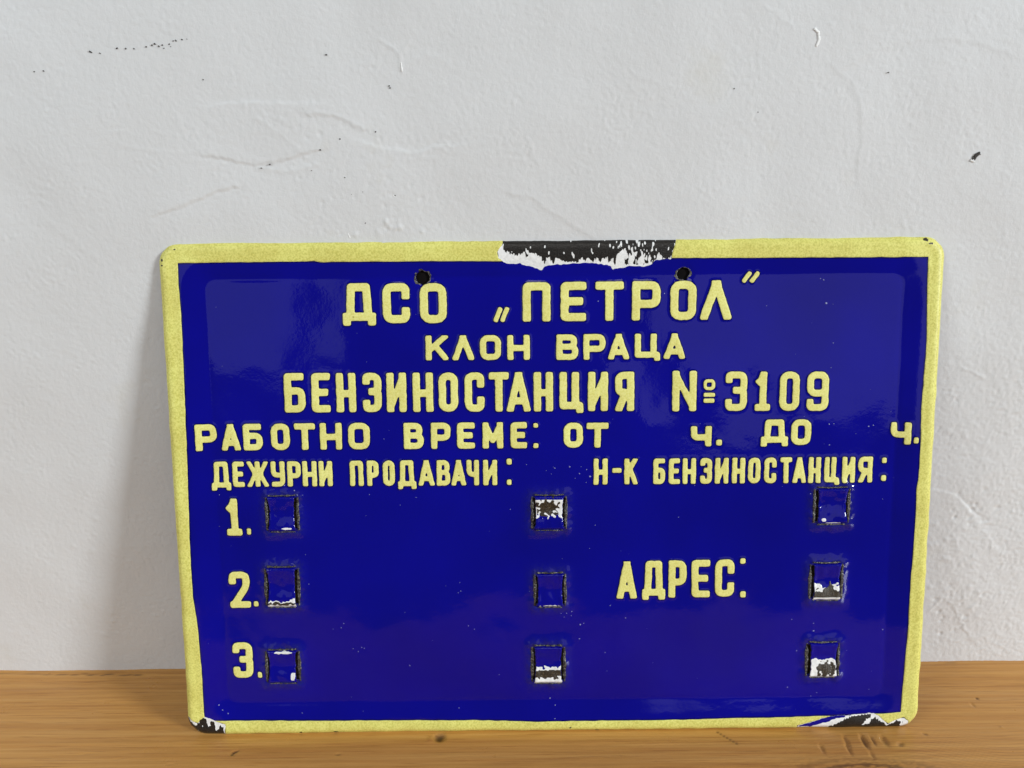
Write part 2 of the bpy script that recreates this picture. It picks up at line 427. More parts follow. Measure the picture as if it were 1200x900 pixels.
for t in np.linspace(0, 1, 7): dent(841+t*22, 858+t*13, .0012, .0012, .0004, .65)
for t in np.linspace(0, 1, 24): dent(0+t*160+pr.uniform(-4, 4), 790+pr.uniform(-1.5, 1), .004*pr.uniform(.5, 1.4), .0010, .0001, pr.uniform(.1, .75))
for t in np.linspace(0, 1, 20): dent(230+t*900+pr.uniform(-20, 20), 785-8*t+pr.uniform(-1, 1), .006, .0010, .0001, .3)
# knot and its flowing grain at the lower right
kx, ky = px_shelf(1015, 903)
r = np.hypot((X-kx)/.055, (Y-ky)/.012)
kn = np.exp(-r**2)*(0.55+0.45*np.sin(r*15+samp(jit, X, Y*3, CELL)*.8))
st = np.maximum(st, np.clip(kn*.9, 0, 1))
gr = np.exp(-((Y-ky-0.020*np.exp(-((X-kx)/.10)**2))/.030)**2)*sm(.2, .30, X+.03)
fl = np.sin(((Y-ky)-0.022*np.exp(-((X-kx-.01)/.07)**2)*1.0+0.002*samp(big, X, Y, CELL)-0.05*(X-kx)*sm(0, .1, X-kx))*2100)
st = np.maximum(st, np.clip(gr*(fl*.5+.5)**2*.22, 0, 1))
front = sm(-0.45, -0.442, Y)
hz = hz-(1-np.sqrt(np.clip(1-np.clip((-0.442-Y)/.008, 0, 1)**2, 0, 1)))*.008
V = np.stack([X.ravel(), Y.ravel(), hz.ravel()-0.0002], 1)
ns, ny = len(sx), len(sy)
idx = np.arange(ns*ny).reshape(ny, ns)
q = np.stack([idx[:-1, :-1].ravel(), idx[:-1, 1:].ravel(), idx[1:, 1:].ravel(), idx[1:, :-1].ravel()], 1)
shelf_e = bpy.data.objects.new('wooden_shelf', None); C.objects.link(shelf_e)
shelf_e['label'] = 'varnished pine shelf board with dents and a knot, under the blue sign'
shelf_e['category'] = 'shelf'
board = mesh_from('board_top', V, q, M_wood, shelf_e)
at = board.data.attributes.new('stain', 'FLOAT', 'POINT'); at.data.foreach_set('value', st.ravel().astype(np.float32))
bx = [(-1.6, -0.4495, -0.0082), (1.6, -0.4495, -0.0082), (1.6, .1, -0.0082), (-1.6, .1, -0.0082), (-1.6, -0.4495, -0.04), (1.6, -0.4495, -0.04), (1.6, .1, -0.04), (-1.6, .1, -0.04)]
bq = [(0, 1, 5, 4), (1, 2, 6, 5), (2, 3, 7, 6), (3, 0, 4, 7), (4, 5, 6, 7)]
mesh_from('board_front', bx, bq, M_wood, shelf_e, smooth=False)

# ------------------------------------------------------------------ the sign
sign = bpy.data.objects.new('enamel_sign', None); C.objects.link(sign)
sign.rotation_euler = (-LEAN, 0, 0); sign.location = (0, 0, 0.0004)
sign['label'] = 'blue enamel petrol station plate with raised yellow Cyrillic lettering and border, leaning on the wall'
sign['category'] = 'sign'

RAISE = -0.0034        # the field is pressed in behind the rim
FS = 0.0007
gu = np.arange(-0.304, 0.3045, FS); gv = np.arange(-0.004, 0.4035, FS)
U, Vv = np.meshgrid(gu, gv)
inner_px = [(208, 309), (260, 308), (320, 307.4), (368, 306.6), (374, 307.6), (460, 307), (520, 306.5), (582, 306.5), (700, 304), (787, 302.8), (850, 302.6), (900, 302.4), (1000, 302), (1088, 301.6),
            (1087, 340), (1086.5, 400), (1083, 440), (1080, 480), (1078.5, 530), (1077, 560), (1074.6, 572), (1073.5, 600), (1071, 640), (1068, 675), (1064, 740), (1060, 790), (1056, 835.5),
            (1020, 838), (960, 840), (900, 842), (840, 843), (780, 844.4), (700, 845.3), (630, 846), (560, 845), (500, 845), (420, 845.5), (330, 845.5), (242, 845.5),
            (239, 840), (236, 790), (232, 740), (226, 700), (225, 680), (222.5, 640), (221.3, 600), (219.5, 550), (217.5, 490), (215, 430), (212, 370), (209, 335)]
INNER = [px_plate(x, y, 0.0003) for x, y in inner_px]
jf = fnoise(NC, 6, 40, 21); fl1_ = fnoise(NC, 3, 14, 41)
pn1 = fnoise(NC, 50, 300, 22); pn2 = fnoise(NC, 14, 60, 23)
def outer_sdf(x, y):
    s = box_sdf(x, y, 0, H_/2, W_/2, H_/2, 0.0155)
    c = (np.abs(x)+np.abs(y-H_/2)-(W_/2+H_/2-0.0095))*0.70711      # corners slightly clipped
    bow = 0.0006*np.sin((x+.3)*5.2)
    return np.maximum(s, c)+bow*.5+0.00012*samp(pn2, x, y, CELL)
HOLES = [(495.2, 326, .0051), (800.5, 321.5, .0047)]
HP = [(*px_plate(x, y, RAISE), r) for x, y, r in HOLES]
SLOTS = []   # photo boxes of the nine raised brackets, row by row
for r_, row in enumerate([[(313, 581, 349, 624), (624, 580, 663, 622), (954, 571, 994, 615)],
                          [(312, 664, 350, 712), (627, 671, 662, 712), (949, 659, 986, 704)],
                          [(313, 761, 351, 801), (624, 756, 661, 801), (945, 752, 982, 794)]]):
    for c_, (x0, y0, x1, y1) in enumerate(row):
        u0, _ = px_plate(x0, (y0+y1)/2, RAISE+.001); u1, _ = px_plate(x1, (y0+y1)/2, RAISE+.001)
        _, v1 = px_plate((x0+x1)/2, y0, RAISE+.001); _, v0 = px_plate((x0+x1)/2, y1, RAISE+.001)
        SLOTS.append((r_, c_, (u0+u1)/2, (v0+v1)/2, (u1-u0)/2, (v1-v0)/2))

# chips in the rim
def pp(pts, hh=0.0005): return [px_plate(x, y, hh) for x, y in pts]
CH_TOP = pp([(590, 280), (589, 287), (586, 291), (583, 296), (584, 303), (592.5, 309), (603, 310), (610, 309), (616, 312), (625, 313), (632, 316), (635, 316.5), (639, 312.3), (648, 311), (657.5, 310), (670, 309.4), (681, 308.6), (690, 308.4), (699, 309), (706, 310), (712, 311), (716, 313), (719, 315.5), (726, 314.6), (733, 313.3), (741, 312), (751, 312.3), (758, 312.6), (764, 310), (768, 306), (777, 303.9), (786.4, 303.7), (788, 296), (790.8, 287), (792, 280)])
BK_TOP = pp([(590, 280), (589.5, 287), (590, 294), (596, 296), (604, 299.5), (611, 298), (615, 296), (617, 304.5), (619, 297), (627, 298), (634, 301), (638, 310), (641, 303), (645, 302), (648, 310), (652, 303), (658, 305), (663, 307), (672, 307), (678, 308), (682, 303), (686, 307), (690, 302), (695, 307), (699, 302), (704, 307), (709, 303), (713, 307.5), (718, 304), (721, 311), (723, 299), (728, 295), (733, 291), (736, 300), (731, 310), (736, 310), (741, 297), (746, 296), (742, 309), (748, 310), (752, 300), (756, 298), (755, 310), (760, 309), (762, 300), (765, 309), (768, 305), (772, 297), (777, 303), (786, 303), (788, 296), (790.5, 287), (792, 280)])
CH_BL = pp([(221, 842), (226, 846), (232, 848), (236, 844), (240, 841), (246, 843), (252, 846), (258, 848), (264, 850), (263, 866), (215, 866), (214, 842)])
BK_BL = pp([(219, 843), (225, 848), (230, 852), (235, 845), (239, 841), (242, 848), (245, 853), (248, 846), (251, 848), (252, 855), (255, 857), (257, 851), (260, 853), (263, 857), (263, 866), (215, 866), (214, 843)])
CH_BR = pp([(935, 851), (950, 847), (962, 843), (975, 840), (1000, 838.5), (1024, 837), (1030, 840), (1036, 845), (1041, 849), (1046, 846), (1053, 843), (1060, 842), (1065, 846), (1066, 858), (935, 858)])
BK_BR = pp([(972, 853), (985, 846), (998, 840.5), (1010, 838.8), (1023, 838), (1016, 844), (1010, 850), (1018, 848), (1022, 844), (1026, 842), (1032, 846), (1040, 851), (1045, 848), (1052, 845), (1057, 846), (1055, 851), (1058, 858), (972, 858)])
BL_BR = pp([(937, 851), (950, 847.5), (962, 843.5), (975, 840), (998, 838.8), (984, 842), (970, 846), (958, 850), (950, 853), (937, 852.5)])

HS = np.zeros(U.shape)
di = poly_sdf(U, Vv, INNER)+0.0001*samp(jf, U, Vv, CELL)
# pressed-up field: short chamfer round it, its corners rounded
fld = box_sdf(U, Vv, 0.0018, 0.1985, 0.2682, 0.1715, 0.008)
fl_ = np.clip(1-fld/0.0185, 0, 1)
HS += RAISE*(fl_*.5+.5*sm(0, 1, fl_))
HS -= 0.00022*np.exp(-((fld-.001)/0.0026)**2)*(1+.4*samp(pn1, U+.3, Vv, CELL))
HS += 0.00022*samp(pn1, U, Vv, CELL)+0.000018*samp(pn2, U, Vv, CELL)
od = outer_sdf(U, Vv)
HS -= 0.0020*np.clip((od+0.0034)/0.0034, 0, 1.2)**1.6
HS += 0.0004*np.exp(-((od+0.0055)/0.003)**2)
# a dip round the screw holes, a swelling round the brackets
for (hu, hv, hr) in HP:
    d = np.hypot(U-hu, Vv-hv); HS -= 0.0005*np.exp(-((d-hr)/0.003)**2)
def slot_hole(x, y, s):
    _, _, su, sv, hx, hy = s
    return box_sdf(x, y, su, sv, hx-.0002, hy-.0030, .001)
for s in SLOTS:
    d = box_sdf(U, Vv, s[2], s[3], s[4], s[5], .002)
    HS += 0.0013*np.exp(-(np.maximum(d, 0)/0.0048)**2)*(1+.25*samp(pn2, U*2, Vv*2, CELL))
# torn enamel is lower than the coat round it
chd = np.minimum(np.minimum(poly_sdf(U, Vv, CH_TOP), poly_sdf(U, Vv, CH_BL)), poly_sdf(U, Vv, CH_BR))
HS -= 0.00035*sm(0.0006, -0.0006, chd)

# ------------------------------------------------------------------ lettering
def rr(x0, y0, x1, y1, r):
    r = min(r, abs(x1-x0)/2, abs(y1-y0)/2); P = []
    for cx, cy, a in ((x1-r, y1-r, 0), (x0+r, y1-r, 90), (x0+r, y0+r, 180), (x1-r, y0+r, 270)):
        for k in range(4): t = math.radians(a+k*30); P.append((cx+r*math.cos(t), cy+r*math.sin(t)))
    P.append(P[0]); return P
def soft(pts, r):
    """round the inner corners of an open polyline"""
    out = [pts[0]]
    for i in range(1, len(pts)-1):
        p = np.array(pts[i], float); a = np.array(pts[i-1], float)-p; c = np.array(pts[i+1], float)-p
        la, lc = np.hypot(*a), np.hypot(*c); q_ = min(r, la/2, lc/2)
        A = p+a/la*q_; B = p+c/lc*q_
        for t in (0, .25, .5, .75, 1): out.append(tuple((1-t)**2*A+2*t*(1-t)*p+t*t*B))
    out.append(pts[-1]); return out
def glyph(ch, W, Hh, wd):
    X0, X1, Y0, Y1 = wd/2, W-wd/2, wd/2, Hh-wd/2
    x = lambda t: X0+t*(X1-X0); y = lambda t: Y0+t*(Y1-Y0)
    P = lambda *a: [(x(p), y(q_)) for p, q_ in a]
    R = wd*0.75; S = lambda *a: soft(P(*a), R)
    if ch in 'О0o': return [rr(X0, Y0, X1, Y1, R)]
    if ch == 'С': return [S((1, .75), (1, 1), (0, 1), (0, 0), (1, 0), (1, .25))]
    if ch == 'П': return [soft(P((0, 0), (0, 1), (1, 1), (1, 0)), wd*.25)]
    if ch == 'Е': return [soft(P((1, 1), (0, 1), (0, 0), (1, 0)), wd*.2), P((0, .51), (.82, .51))]
    if ch == 'Т': return [P((0, 1), (1, 1)), P((.5, 1), (.5, 0))]
    if ch == 'Р': return [P((0, 0), (0, 1)), S((0, 1), (1, 1), (1, .40), (0, .40))]
    if ch == 'Я': return [P((1, 0), (1, 1)), S((1, 1), (0, 1), (0, .46), (1, .46)), P((.55, .46), (-.05, -.12))]
    if ch == 'Л': return [P((.5, 1.05), (-.06, -.2)), P((.5, 1.05), (1.06, -.2))]
    if ch == 'А': return [P((.5, 1.05), (-.06, -.2)), P((.5, 1.05), (1.06, -.2)), P((.2, .22), (.8, .22))]
    if ch == 'К': return [P((0, 0), (0, 1)), P((1.05, 1.15), (.1, .42)), P((.38, .62), (1.08, -.15))]
    if ch == 'Н': return [P((0, 0), (0, 1)), P((1, 0), (1, 1)), P((0, .47), (1, .47))]
    if ch == 'В': return [P((0, 0), (0, 1)), S((0, 1), (.93, 1), (.93, .52), (0, .52)), S((0, .52), (1, .52), (1, 0), (0, 0))]
    if ch == 'Б': return [P((.92, 1), (0, 1), (0, 0)), S((0, 0), (1, 0), (1, .56), (0, .56))]
    if ch in 'З3': return [S((0, .86), (0, 1), (1, 1), (1, .53), (.5, .53)), S((.5, .53), (1, .53), (1, 0), (0, 0), (0, .16))]
    if ch == 'И': return [P((0, 0), (0, 1)), P((1, 0), (1, 1)), P((0, .02), (1, .98))]
    if ch == 'N': return [P((0, 0), (0, 1)), P((1, 0), (1, 1)), P((0, .98), (1, .02))]
    if ch == 'М': return [P((0, 0), (0, 1)), P((1, 0), (1, 1)), P((0, 1), (.5, .25), (1, 1))]
    if ch == 'Ч': return [S((0, 1), (0, .42), (1, .42)), P((1, 1), (1, 0))]
    if ch == 'У': return [S((0, 1), (0, .45), (1, .45)), S((1, 1), (1, 0), (.05, 0))]
    if ch == 'Ж': return [P((.5, 0), (.5, 1)), P((-.03, 1.1), (.36, .5), (-.03, -.1)), P((1.03, 1.1), (.64, .5), (1.03, -.1)), P((.3, .5), (.7, .5))]
    if ch == '1': return [P((.55, 0), (.55, 1)), P((.08, .80), (.30, .86), (.5, 1)), P((0, 0), (1, 0))]
    if ch == '2': return [S((0, .80), (0, 1), (1, 1), (1, .62), (.05, 0)), P((.02, 0), (1, 0))]
    if ch == '9': return [rr(X0, y(.44), X1, Y1, R), S((1, .7), (1, 0), (0, 0), (0, .16))]
    if ch == 'Ц':
        bb = (wd*.55)/(Y1-Y0); k = 1-(wd*.62)/(X1-X0)
        return [P((0, 1), (0, bb), (k, bb), (k, 1)), P((k, bb), (1, bb), (1, 0))]
    if ch == 'Д':
        bb = (wd*.62)/(Y1-Y0)
        return [P((.14, bb), (.2, 1), (.80, 1), (.86, bb)), P((0, bb), (1, bb)), P((0, 0), (0, bb)), P((1, 0), (1, bb))]
    if ch in '„“': return [P((0, 0), (.38, 1)), P((.62, 0), (1, 1))]
    if ch in '-=': return [P((0, .5), (1, .5))]
    return [P((.5, .3), (.5, .7))]
THIN = {'И': .84, 'N': .9, 'А': .96, 'Л': 1.0, 'М': .86, 'Ж': .85, 'К': .95}
def glyph_sdf(ch, W, Hh, wd, X, Y):
    S = np.full(X.shape, 1e9)
    if ch == '.':
        return box_sdf(X, Y, W/2, Hh/2, W/2, Hh/2, min(W, Hh)*.3)
    rc = wd*.24
    for k, pl in enumerate(glyph(ch, W, Hh, wd)):
        hw = wd/2
        if ch in THIN and k >= (0 if ch in 'ЛА' else (2 if ch in 'ИNМ' else 1)): hw *= THIN[ch]
        if ch in '„“': hw *= .95
        closed = pl[0] == pl[-1]
        n_ = len(pl)-1
        for i in range(n_):
            (ax, ay), (bx_, by_) = pl[i], pl[i+1]
            L = math.hypot(bx_-ax, by_-ay)
            if L < 1e-7: continue
            S = np.minimum(S, seg_d(X, Y, ax, ay, bx_, by_)-hw)
            for end in (0, 1):
                if closed or (end == 0 and i > 0) or (end == 1 and i < n_-1): continue
                ex, ey = (ax, ay) if end == 0 else (bx_, by_)
                dx, dy = (ex-(bx_ if end == 0 else ax))/L, (ey-(by_ if end == 0 else ay))/L
                # squared cap
                cx_, cy_ = ex, ey
                a_ = (X-cx_)*dx+(Y-cy_)*dy; c2 = -(X-cx_)*dy+(Y-cy_)*dx
                S = np.minimum(S, box_sdf(a_, c2, 0, 0, hw, hw, rc))
    return np.maximum(S, box_sdf(X, Y, W/2, Hh/2, W/2, Hh/2, rc))

T = []   # (char, x0, x1, y0, y1, stroke px)
def L(s, y0, y1, wd, xs, dy=0.0):
    """letters with left/right photo x, the line's top/bottom running to y+dy at its right end"""
    xa, xb = xs[0][0], xs[-1][1]
    for ch, (a, b_) in zip(s, xs):
        t = ((a+b_)/2-xa)/max(1, xb-xa)
        e0, e1 = (0, 0)
        if ch == 'Д': e1 = 3.0 if wd > 8.5 else (4 if wd < 6.5 else 2.0)
        if ch == 'Ц': e1 = 2.2
        T.append((ch, a, b_, y0+dy*t+e0, y1+dy*t+e1, wd))
L('ДСО', 332.5, 379.3, 9.4, [(401, 440), (448.5, 480), (492, 523.3)], 0)
T.append(('„', 578.3, 596.7, 360.5, 378, 5.6))
L('ПЕТРОЛ', 331.6, 377.6, 9.4, [(612.5, 645), (657, 687), (697.5, 730.7), (740.7, 774), (785.5, 816), (820.7, 857.7)], -2.6)
T.append(('“', 869.5, 890, 318.7, 332, 5.4))
L('КЛОН', 393.8, 422.8, 7.0, [(498.7, 525.5), (530, 555.5), (562.5, 587), (594.5, 620.7)], -.6)
L('ВРАЦА', 392.6, 422.4, 7.0, [(652, 677.5), (683.7, 709.5), (712.5, 737.5), (744, 773.7), (778, 803)], -1.4)
L('БЕНЗИНОСТАНЦИЯ', 438, 484, 8.5, [(333, 357.5), (365, 387), (394, 417), (425, 447), (453, 476.2), (483.7, 507.5), (514, 536.7), (544.5, 567.5), (573, 596.2), (593.5, 622), (625.5, 648), (655.7, 683.7), (689, 712.5), (720.7, 743.2)], -1.8)
T.append(('N', 788, 816.2, 435.2, 482.6, 8.2)); T.append(('o', 824.5, 838, 445.0, 457.8, 3.7))
T.append(('-', 824.5, 838, 460.8, 465.8, 4.6)); T.append(('-', 824.5, 837.3, 467.3, 473, 5.0))
L('3109', 436, 482, 8.0, [(850, 875.5), (885, 902.8), (913.7, 937), (945.7, 971.2)], 0)
L('РАБОТНО', 498, 529, 7.3, [(229.5, 253.2), (258.7, 281.7), (285, 307.5), (317.5, 339.4), (345, 369.2), (375, 400.5), (408, 433.2)], -2)
L('ВРЕМЕ', 496.2, 526.8, 7.3, [(473.2, 496.2), (505, 528), (535.5, 556.2), (565.5, 589.5), (598.2, 617.5)], -.9)
T += [('.', 625, 630.3, 496.5, 501.8, 4), ('.', 625, 631, 520, 525.7, 4)]
L('ОТ', 496, 525.2, 7.3, [(660.7, 683), (687.5, 713)], 0)
T.append(('Ч', 809.5, 833.7, 500, 523.7, 7.2)); T.append(('.', 839.5, 846, 515.8, 522.6, 4))
T.append(('Д', 891.7, 923.7, 492.2, 523.7, 7.2)); T.append(('О', 927.5, 950.5, 492, 522, 7.2))
T.append(('Ч', 1044.5, 1066.7, 495.5, 521.2, 7.0)); T.append(('.', 1071.5, 1076.6, 513.4, 520.5, 4))
L('ДЕЖУРНИ', 541.8, 571.4, 5.8, [(248, 270.5), (272.5, 286.2), (289.2, 314.5), (317.5, 333.7), (336.7, 352.5), (354.5, 371.2), (373.7, 389.5)], -1)
L('ПРОДАВАЧИ', 540.5, 570.2, 5.8, [(410, 425.7), (430, 443.7), (448.7, 462.5), (466.2, 487.5), (490, 509.2), (511.7, 527.5), (528.7, 546.2), (546.9, 561.2), (566.2, 582.5)], -1)
T += [('.', 593.9, 599.5, 538.2, 545, 4), ('.', 594.2, 599.3, 562.5, 569, 4)]
L('Н', 538, 568.4, 5.8, [(695.7, 712)]); T.append(('-', 717.5, 728, 548.6, 555.2, 5.6)); L('К', 538, 568.2, 5.8, [(731.7, 747.5)])
L('БЕНЗИНОСТАНЦИЯ', 538, 568, 5.7, [(765.7, 779.5), (783.7, 796.7), (800, 815.5), (820.5, 834.5), (838, 853.7), (858, 873), (876.7, 891.2), (895.5, 910), (914.2, 928), (928.7, 945), (947.5, 961.7), (966.2, 983.2), (987, 1002), (1005.7, 1022.5)], -2.2)
T += [('.', 1033.7, 1039.2, 537, 543.2, 4), ('.', 1032.5, 1038.5, 557.5, 564.2, 4)]
T += [('1', 265, 283, 585, 628.3, 8.2), ('.', 289.2, 294, 620, 627, 4), ('2', 268.7, 292.8, 670.5, 713, 8.0), ('.', 297.3, 302.7, 705.2, 711.2, 4), ('3', 273, 296.3, 753.6, 794.8, 8.0), ('.', 302.2, 307.2, 788, 794.7, 4)]
L('АДРЕС', 658.6, 702, 8.0, [(722.5, 746.5), (752.5, 779.5), (783.5, 804.2), (810.5, 832), (838, 860.5)], -2.4)
T += [('.', 867.5, 873.7, 655, 661.2, 4), ('.', 867.2, 874, 693.6, 700.8, 4)]

def HH(x, y):
    gx_ = (np.asarray(x)-gu[0])/FS; gy_ = (np.asarray(y)-gv[0])/FS
    ix = np.clip(gx_.astype(int), 0, len(gu)-2); iy = np.clip(gy_.astype(int), 0, len(gv)-2)
    tx = np.clip(gx_-ix, 0, 1); ty = np.clip(gy_-iy, 0, 1)
    return (HS[iy, ix]*(1-tx)+HS[iy, ix+1]*tx)*(1-ty)+(HS[iy+1, ix]*(1-tx)+HS[iy+1, ix+1]*tx)*ty

LET = []
GS = 0.00035
dmin = np.full(U.shape, 1.0)
for (ch, a, b_, y0, y1, wd) in T:
    ym, xm = (y0+y1)/2, (a+b_)/2
    g0 = px_plate(xm, ym, RAISE)
    hh = float(HH(np.array([g0[0]]), np.array([g0[1]]))[0])+.0007
    u0 = px_plate(a, ym, hh)[0]; u1 = px_plate(b_, ym, hh)[0]; v1 = px_plate(xm, y0, hh)[1]; v0 = px_plate(xm, y1, hh)[1]
    k = (u1-u0)/(b_-a)
    Wl, Hl, w_ = u1-u0, v1-v0, wd*k
    m_ = 0.004
    nx_ = int((Wl+2*m_)/GS)+2; ny_ = int((Hl+2*m_)/GS)+2
    lx = u0-m_+np.arange(nx_)*GS; ly = v0-m_+np.arange(ny_)*GS
    A, B = np.meshgrid(lx, ly)
    wob = 0.00012*samp(jf, A*2.2+k*31, B*2.2, CELL)
    S = glyph_sdf(ch, Wl, Hl, w_, A-u0+0.00008*samp(jf, A*1.1, B*1.1+.4, CELL), B-v0)-wob*.5
    S = blur(S, 4)
    LET.append((ch, lx, ly, S))
    i0, i1 = np.searchsorted(gu, [lx[0], lx[-1]]); j0, j1 = np.searchsorted(gv, [ly[0], ly[-1]])
    gx_ = (U[j0:j1, i0:i1]-lx[0])/GS; gy_ = (Vv[j0:j1, i0:i1]-ly[0])/GS
    ix = np.clip(gx_.astype(int), 0, nx_-2); iy = np.clip(gy_.astype(int), 0, ny_-2); tx = gx_-ix; ty = gy_-iy
    sv = (S[iy, ix]*(1-tx)+S[iy, ix+1]*tx)*(1-ty)+(S[iy+1, ix]*(1-tx)+S[iy+1, ix+1]*tx)*ty
    dmin[j0:j1, i0:i1] = np.minimum(dmin[j0:j1, i0:i1], sv)
HS += 0.00055*sm(0.0026, -0.0016, dmin)
def panel_sdf(x, y):
    s = outer_sdf(x, y)
    for (hu, hv, hr) in HP:
        s = np.maximum(s, hr+.0003*samp(jf, x*2, y*2, CELL)-np.hypot(x-hu, y-hv))
    for sl in SLOTS: s = np.maximum(s, -slot_hole(x, y, sl))
    return s
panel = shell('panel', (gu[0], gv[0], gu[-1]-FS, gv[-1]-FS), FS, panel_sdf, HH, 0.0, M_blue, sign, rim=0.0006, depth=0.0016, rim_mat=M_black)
co = np.empty(len(panel.data.vertices)*3, np.float32); panel.data.vertices.foreach_get('co', co); co = co.reshape(-1, 3)
th = np.zeros(len(co))
for s in SLOTS:      # greyer tone in the blue, fading away from the brackets
    d = np.maximum(box_sdf(co[:, 0], co[:, 2], s[2], s[3], s[4], s[5], .002), 0)
    th = np.maximum(th, np.exp(-(d/.0036)**1.3)*(.38+.14*samp(fl1_, co[:, 0]*1.5, co[:, 2]*1.5, CELL)))
# dark outline painted along letter and border edges, standing in for emboss shade
def lsamp(A, x, y):
    gx_ = (x-gu[0])/FS; gy_ = (y-gv[0])/FS
    ix = np.clip(gx_.astype(int), 0, len(gu)-2); iy = np.clip(gy_.astype(int), 0, len(gv)-2); tx = gx_-ix; ty = gy_-iy
    return (A[iy, ix]*(1-tx)+A[iy, ix+1]*tx)*(1-ty)+(A[iy+1, ix]*(1-tx)+A[iy+1, ix+1]*tx)*ty
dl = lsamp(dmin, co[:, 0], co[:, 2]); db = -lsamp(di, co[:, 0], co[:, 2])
esh = np.maximum(.85*sm(.0014, .0003, dl), .8*sm(.0016, .0002, db)*(db > -.01))
a2 = panel.data.attributes.new('edge_shade', 'FLOAT', 'POINT'); a2.data.foreach_set('value', np.clip(esh, 0, 1).astype(np.float32))
a_ = panel.data.attributes.new('greyed', 'FLOAT', 'POINT'); a_.data.foreach_set('value', np.clip(th, 0, .85).astype(np.float32))
panel['label'] = 'glossy cobalt blue pressed steel panel'
def border_sdf(x, y):
    i = poly_sdf(x, y, INNER)+0.00009*samp(jf, x*.7, y*.7, CELL)
    s = np.maximum(outer_sdf(x, y)-0.0001, -i)
    c = np.minimum(np.minimum(poly_sdf(x, y, CH_TOP), poly_sdf(x, y, CH_BL)), poly_sdf(x, y, CH_BR))-0.0001+0.0002*samp(jf, x*1.2, y*1.2, CELL)
    return np.maximum(s, -c)
bo = shell('border', (-.303, -.003, .303, .403), 0.0008, border_sdf, HH, 0.00022, M_yel2, sign, rim=0.00025, depth=0.0012, rim_mat=M_edge)
bo['label'] = 'yellow enamel border with chipped gaps'
for i, (ch, lx, ly, S) in enumerate(LET):
    nm = 'digit' if ch in '01239' else ('punctuation_mark' if ch in '.„“-o' else 'letter')
    shell(nm, (lx[0], ly[0], lx[-1]-1.5*GS, ly[-1]-1.5*GS), GS, lambda a, c, S=S: S[:a.shape[0], :a.shape[1]], HH, 0.00024, M_yel, sign, rim=0.00014, depth=0.0005, rim_mat=M_edge)

# chipped patches
fl1 = fnoise(NC, 2.0, 12, 31, aniso=(1, 4)); fl2 = fnoise(NC, 3, 10, 32)
def chip(name_w, poly_w, poly_b, flake=0.0):
    xs = [p[0] for p in poly_w]; ys = [p[1] for p in poly_w]
    bb = (min(xs)-.002, min(ys)-.002, max(xs)+.002, max(ys)+.002)
    def sw(x, y): return np.maximum(poly_sdf(x, y, poly_w)+.00025*samp(fl2, x*.9, y*.9, CELL), outer_sdf(x, y)+.0002)
    def sb(x, y):
        s = np.maximum(poly_sdf(x, y, poly_b)+.0005*samp(fl1, x*2, y*2, CELL), outer_sdf(x, y)-.0001)
        u_, _ = px_plate(745, 300, 0); u2, _ = px_plate(690, 300, 0)
        g_ = flake*(0.1+1.35*np.exp(-((x-u_)/.018)**2)+.35*np.exp(-((x-u2)/.02)**2))
        return np.maximum(s, (samp(fl1, x*1.5, y*1.5, CELL)-1.9+g_)*.0006) if flake else s
    shell(name_w, bb, .0004, sw, HH, 0.00008, M_white, sign, rim=.0001, depth=.0003)
    shell('bare_metal', bb, .0003, sb, HH, 0.00020, M_black, sign, rim=.0001, depth=.0003)
chip('enamel_chip', CH_TOP, BK_TOP, 1.0)  # white part also carries the glare of the broken enamel as colour
chip('enamel_chip', CH_BL, BK_BL, .8)
chip('enamel_chip', CH_BR, BK_BR, 0)
shell('blue_undercoat', (min(p[0] for p in BL_BR)-.001, -.002, max(p[0] for p in BL_BR)+.001, .02), .0003, lambda x, y: np.maximum(poly_sdf(x, y, BL_BR)+.0003*samp(fl2, x*.9, y*.9, CELL), outer_sdf(x, y)), HH, .00026, M_blue, sign, rim=.0001, depth=.0002)
# small nicks along the rim
nk = random.Random(3)
def rimnicks(x, y):
    s = np.full(x.shape, 1e9)
    for (u_, v_, r_) in NK: s = np.minimum(s, np.hypot((x-u_)*.6, y-v_)-r_)
    return np.maximum(s+.0004*samp(fl2, x*2, y*2, CELL), outer_sdf(x, y)-.0003)
NK = [(*px_plate(393, 859, 0), .0010), (*px_plate(352, 859, 0), .0008), (*px_plate(700, 857, 0), .0008), (*px_plate(650, 858, 0), .0006), (*px_plate(668, 853, 0), .0005), (*px_plate(1085, 281, 0), .0012), (*px_plate(1091, 286, 0), .0008), (*px_plate(190, 306, 0), .0007), (*px_plate(1078, 833, 0), .0006), (*px_plate(189.5, 312, 0), .0005), (*px_plate(206, 293, 0), .0005)]
for q_ in NK:
    NKs = [q_]
    shell('rim_nick', (q_[0]-.004, q_[1]-.003, q_[0]+.004, q_[1]+.003), .0003, lambda x, y, q_=q_: np.maximum(np.hypot((x-q_[0])*.6, y-q_[1])-q_[2]+.0003*samp(fl2, x*2, y*2, CELL), outer_sdf(x, y)-.0002), HH, .00030, M_rust, sign, rim=.0001, depth=.0003)
# chipped rings round the screw holes
for (hu, hv, hr) in HP:
    shell('hole_rim', (hu-.009, hv-.009, hu+.009, hv+.009), .0003,
          lambda x, y, hu=hu, hv=hv, hr=hr: np.maximum(np.hypot(x-hu, y-hv)-hr-.0010-.0004*samp(fl2, x, y, CELL)-.0006*np.sin(np.arctan2(y-hv, x-hu)*2+1), hr+.0001+.0003*samp(jf, x*2, y*2, CELL)-np.hypot(x-hu, y-hv)), HH, .0002, M_lip, sign, rim=.0001, depth=.0015, rim_mat=M_black)

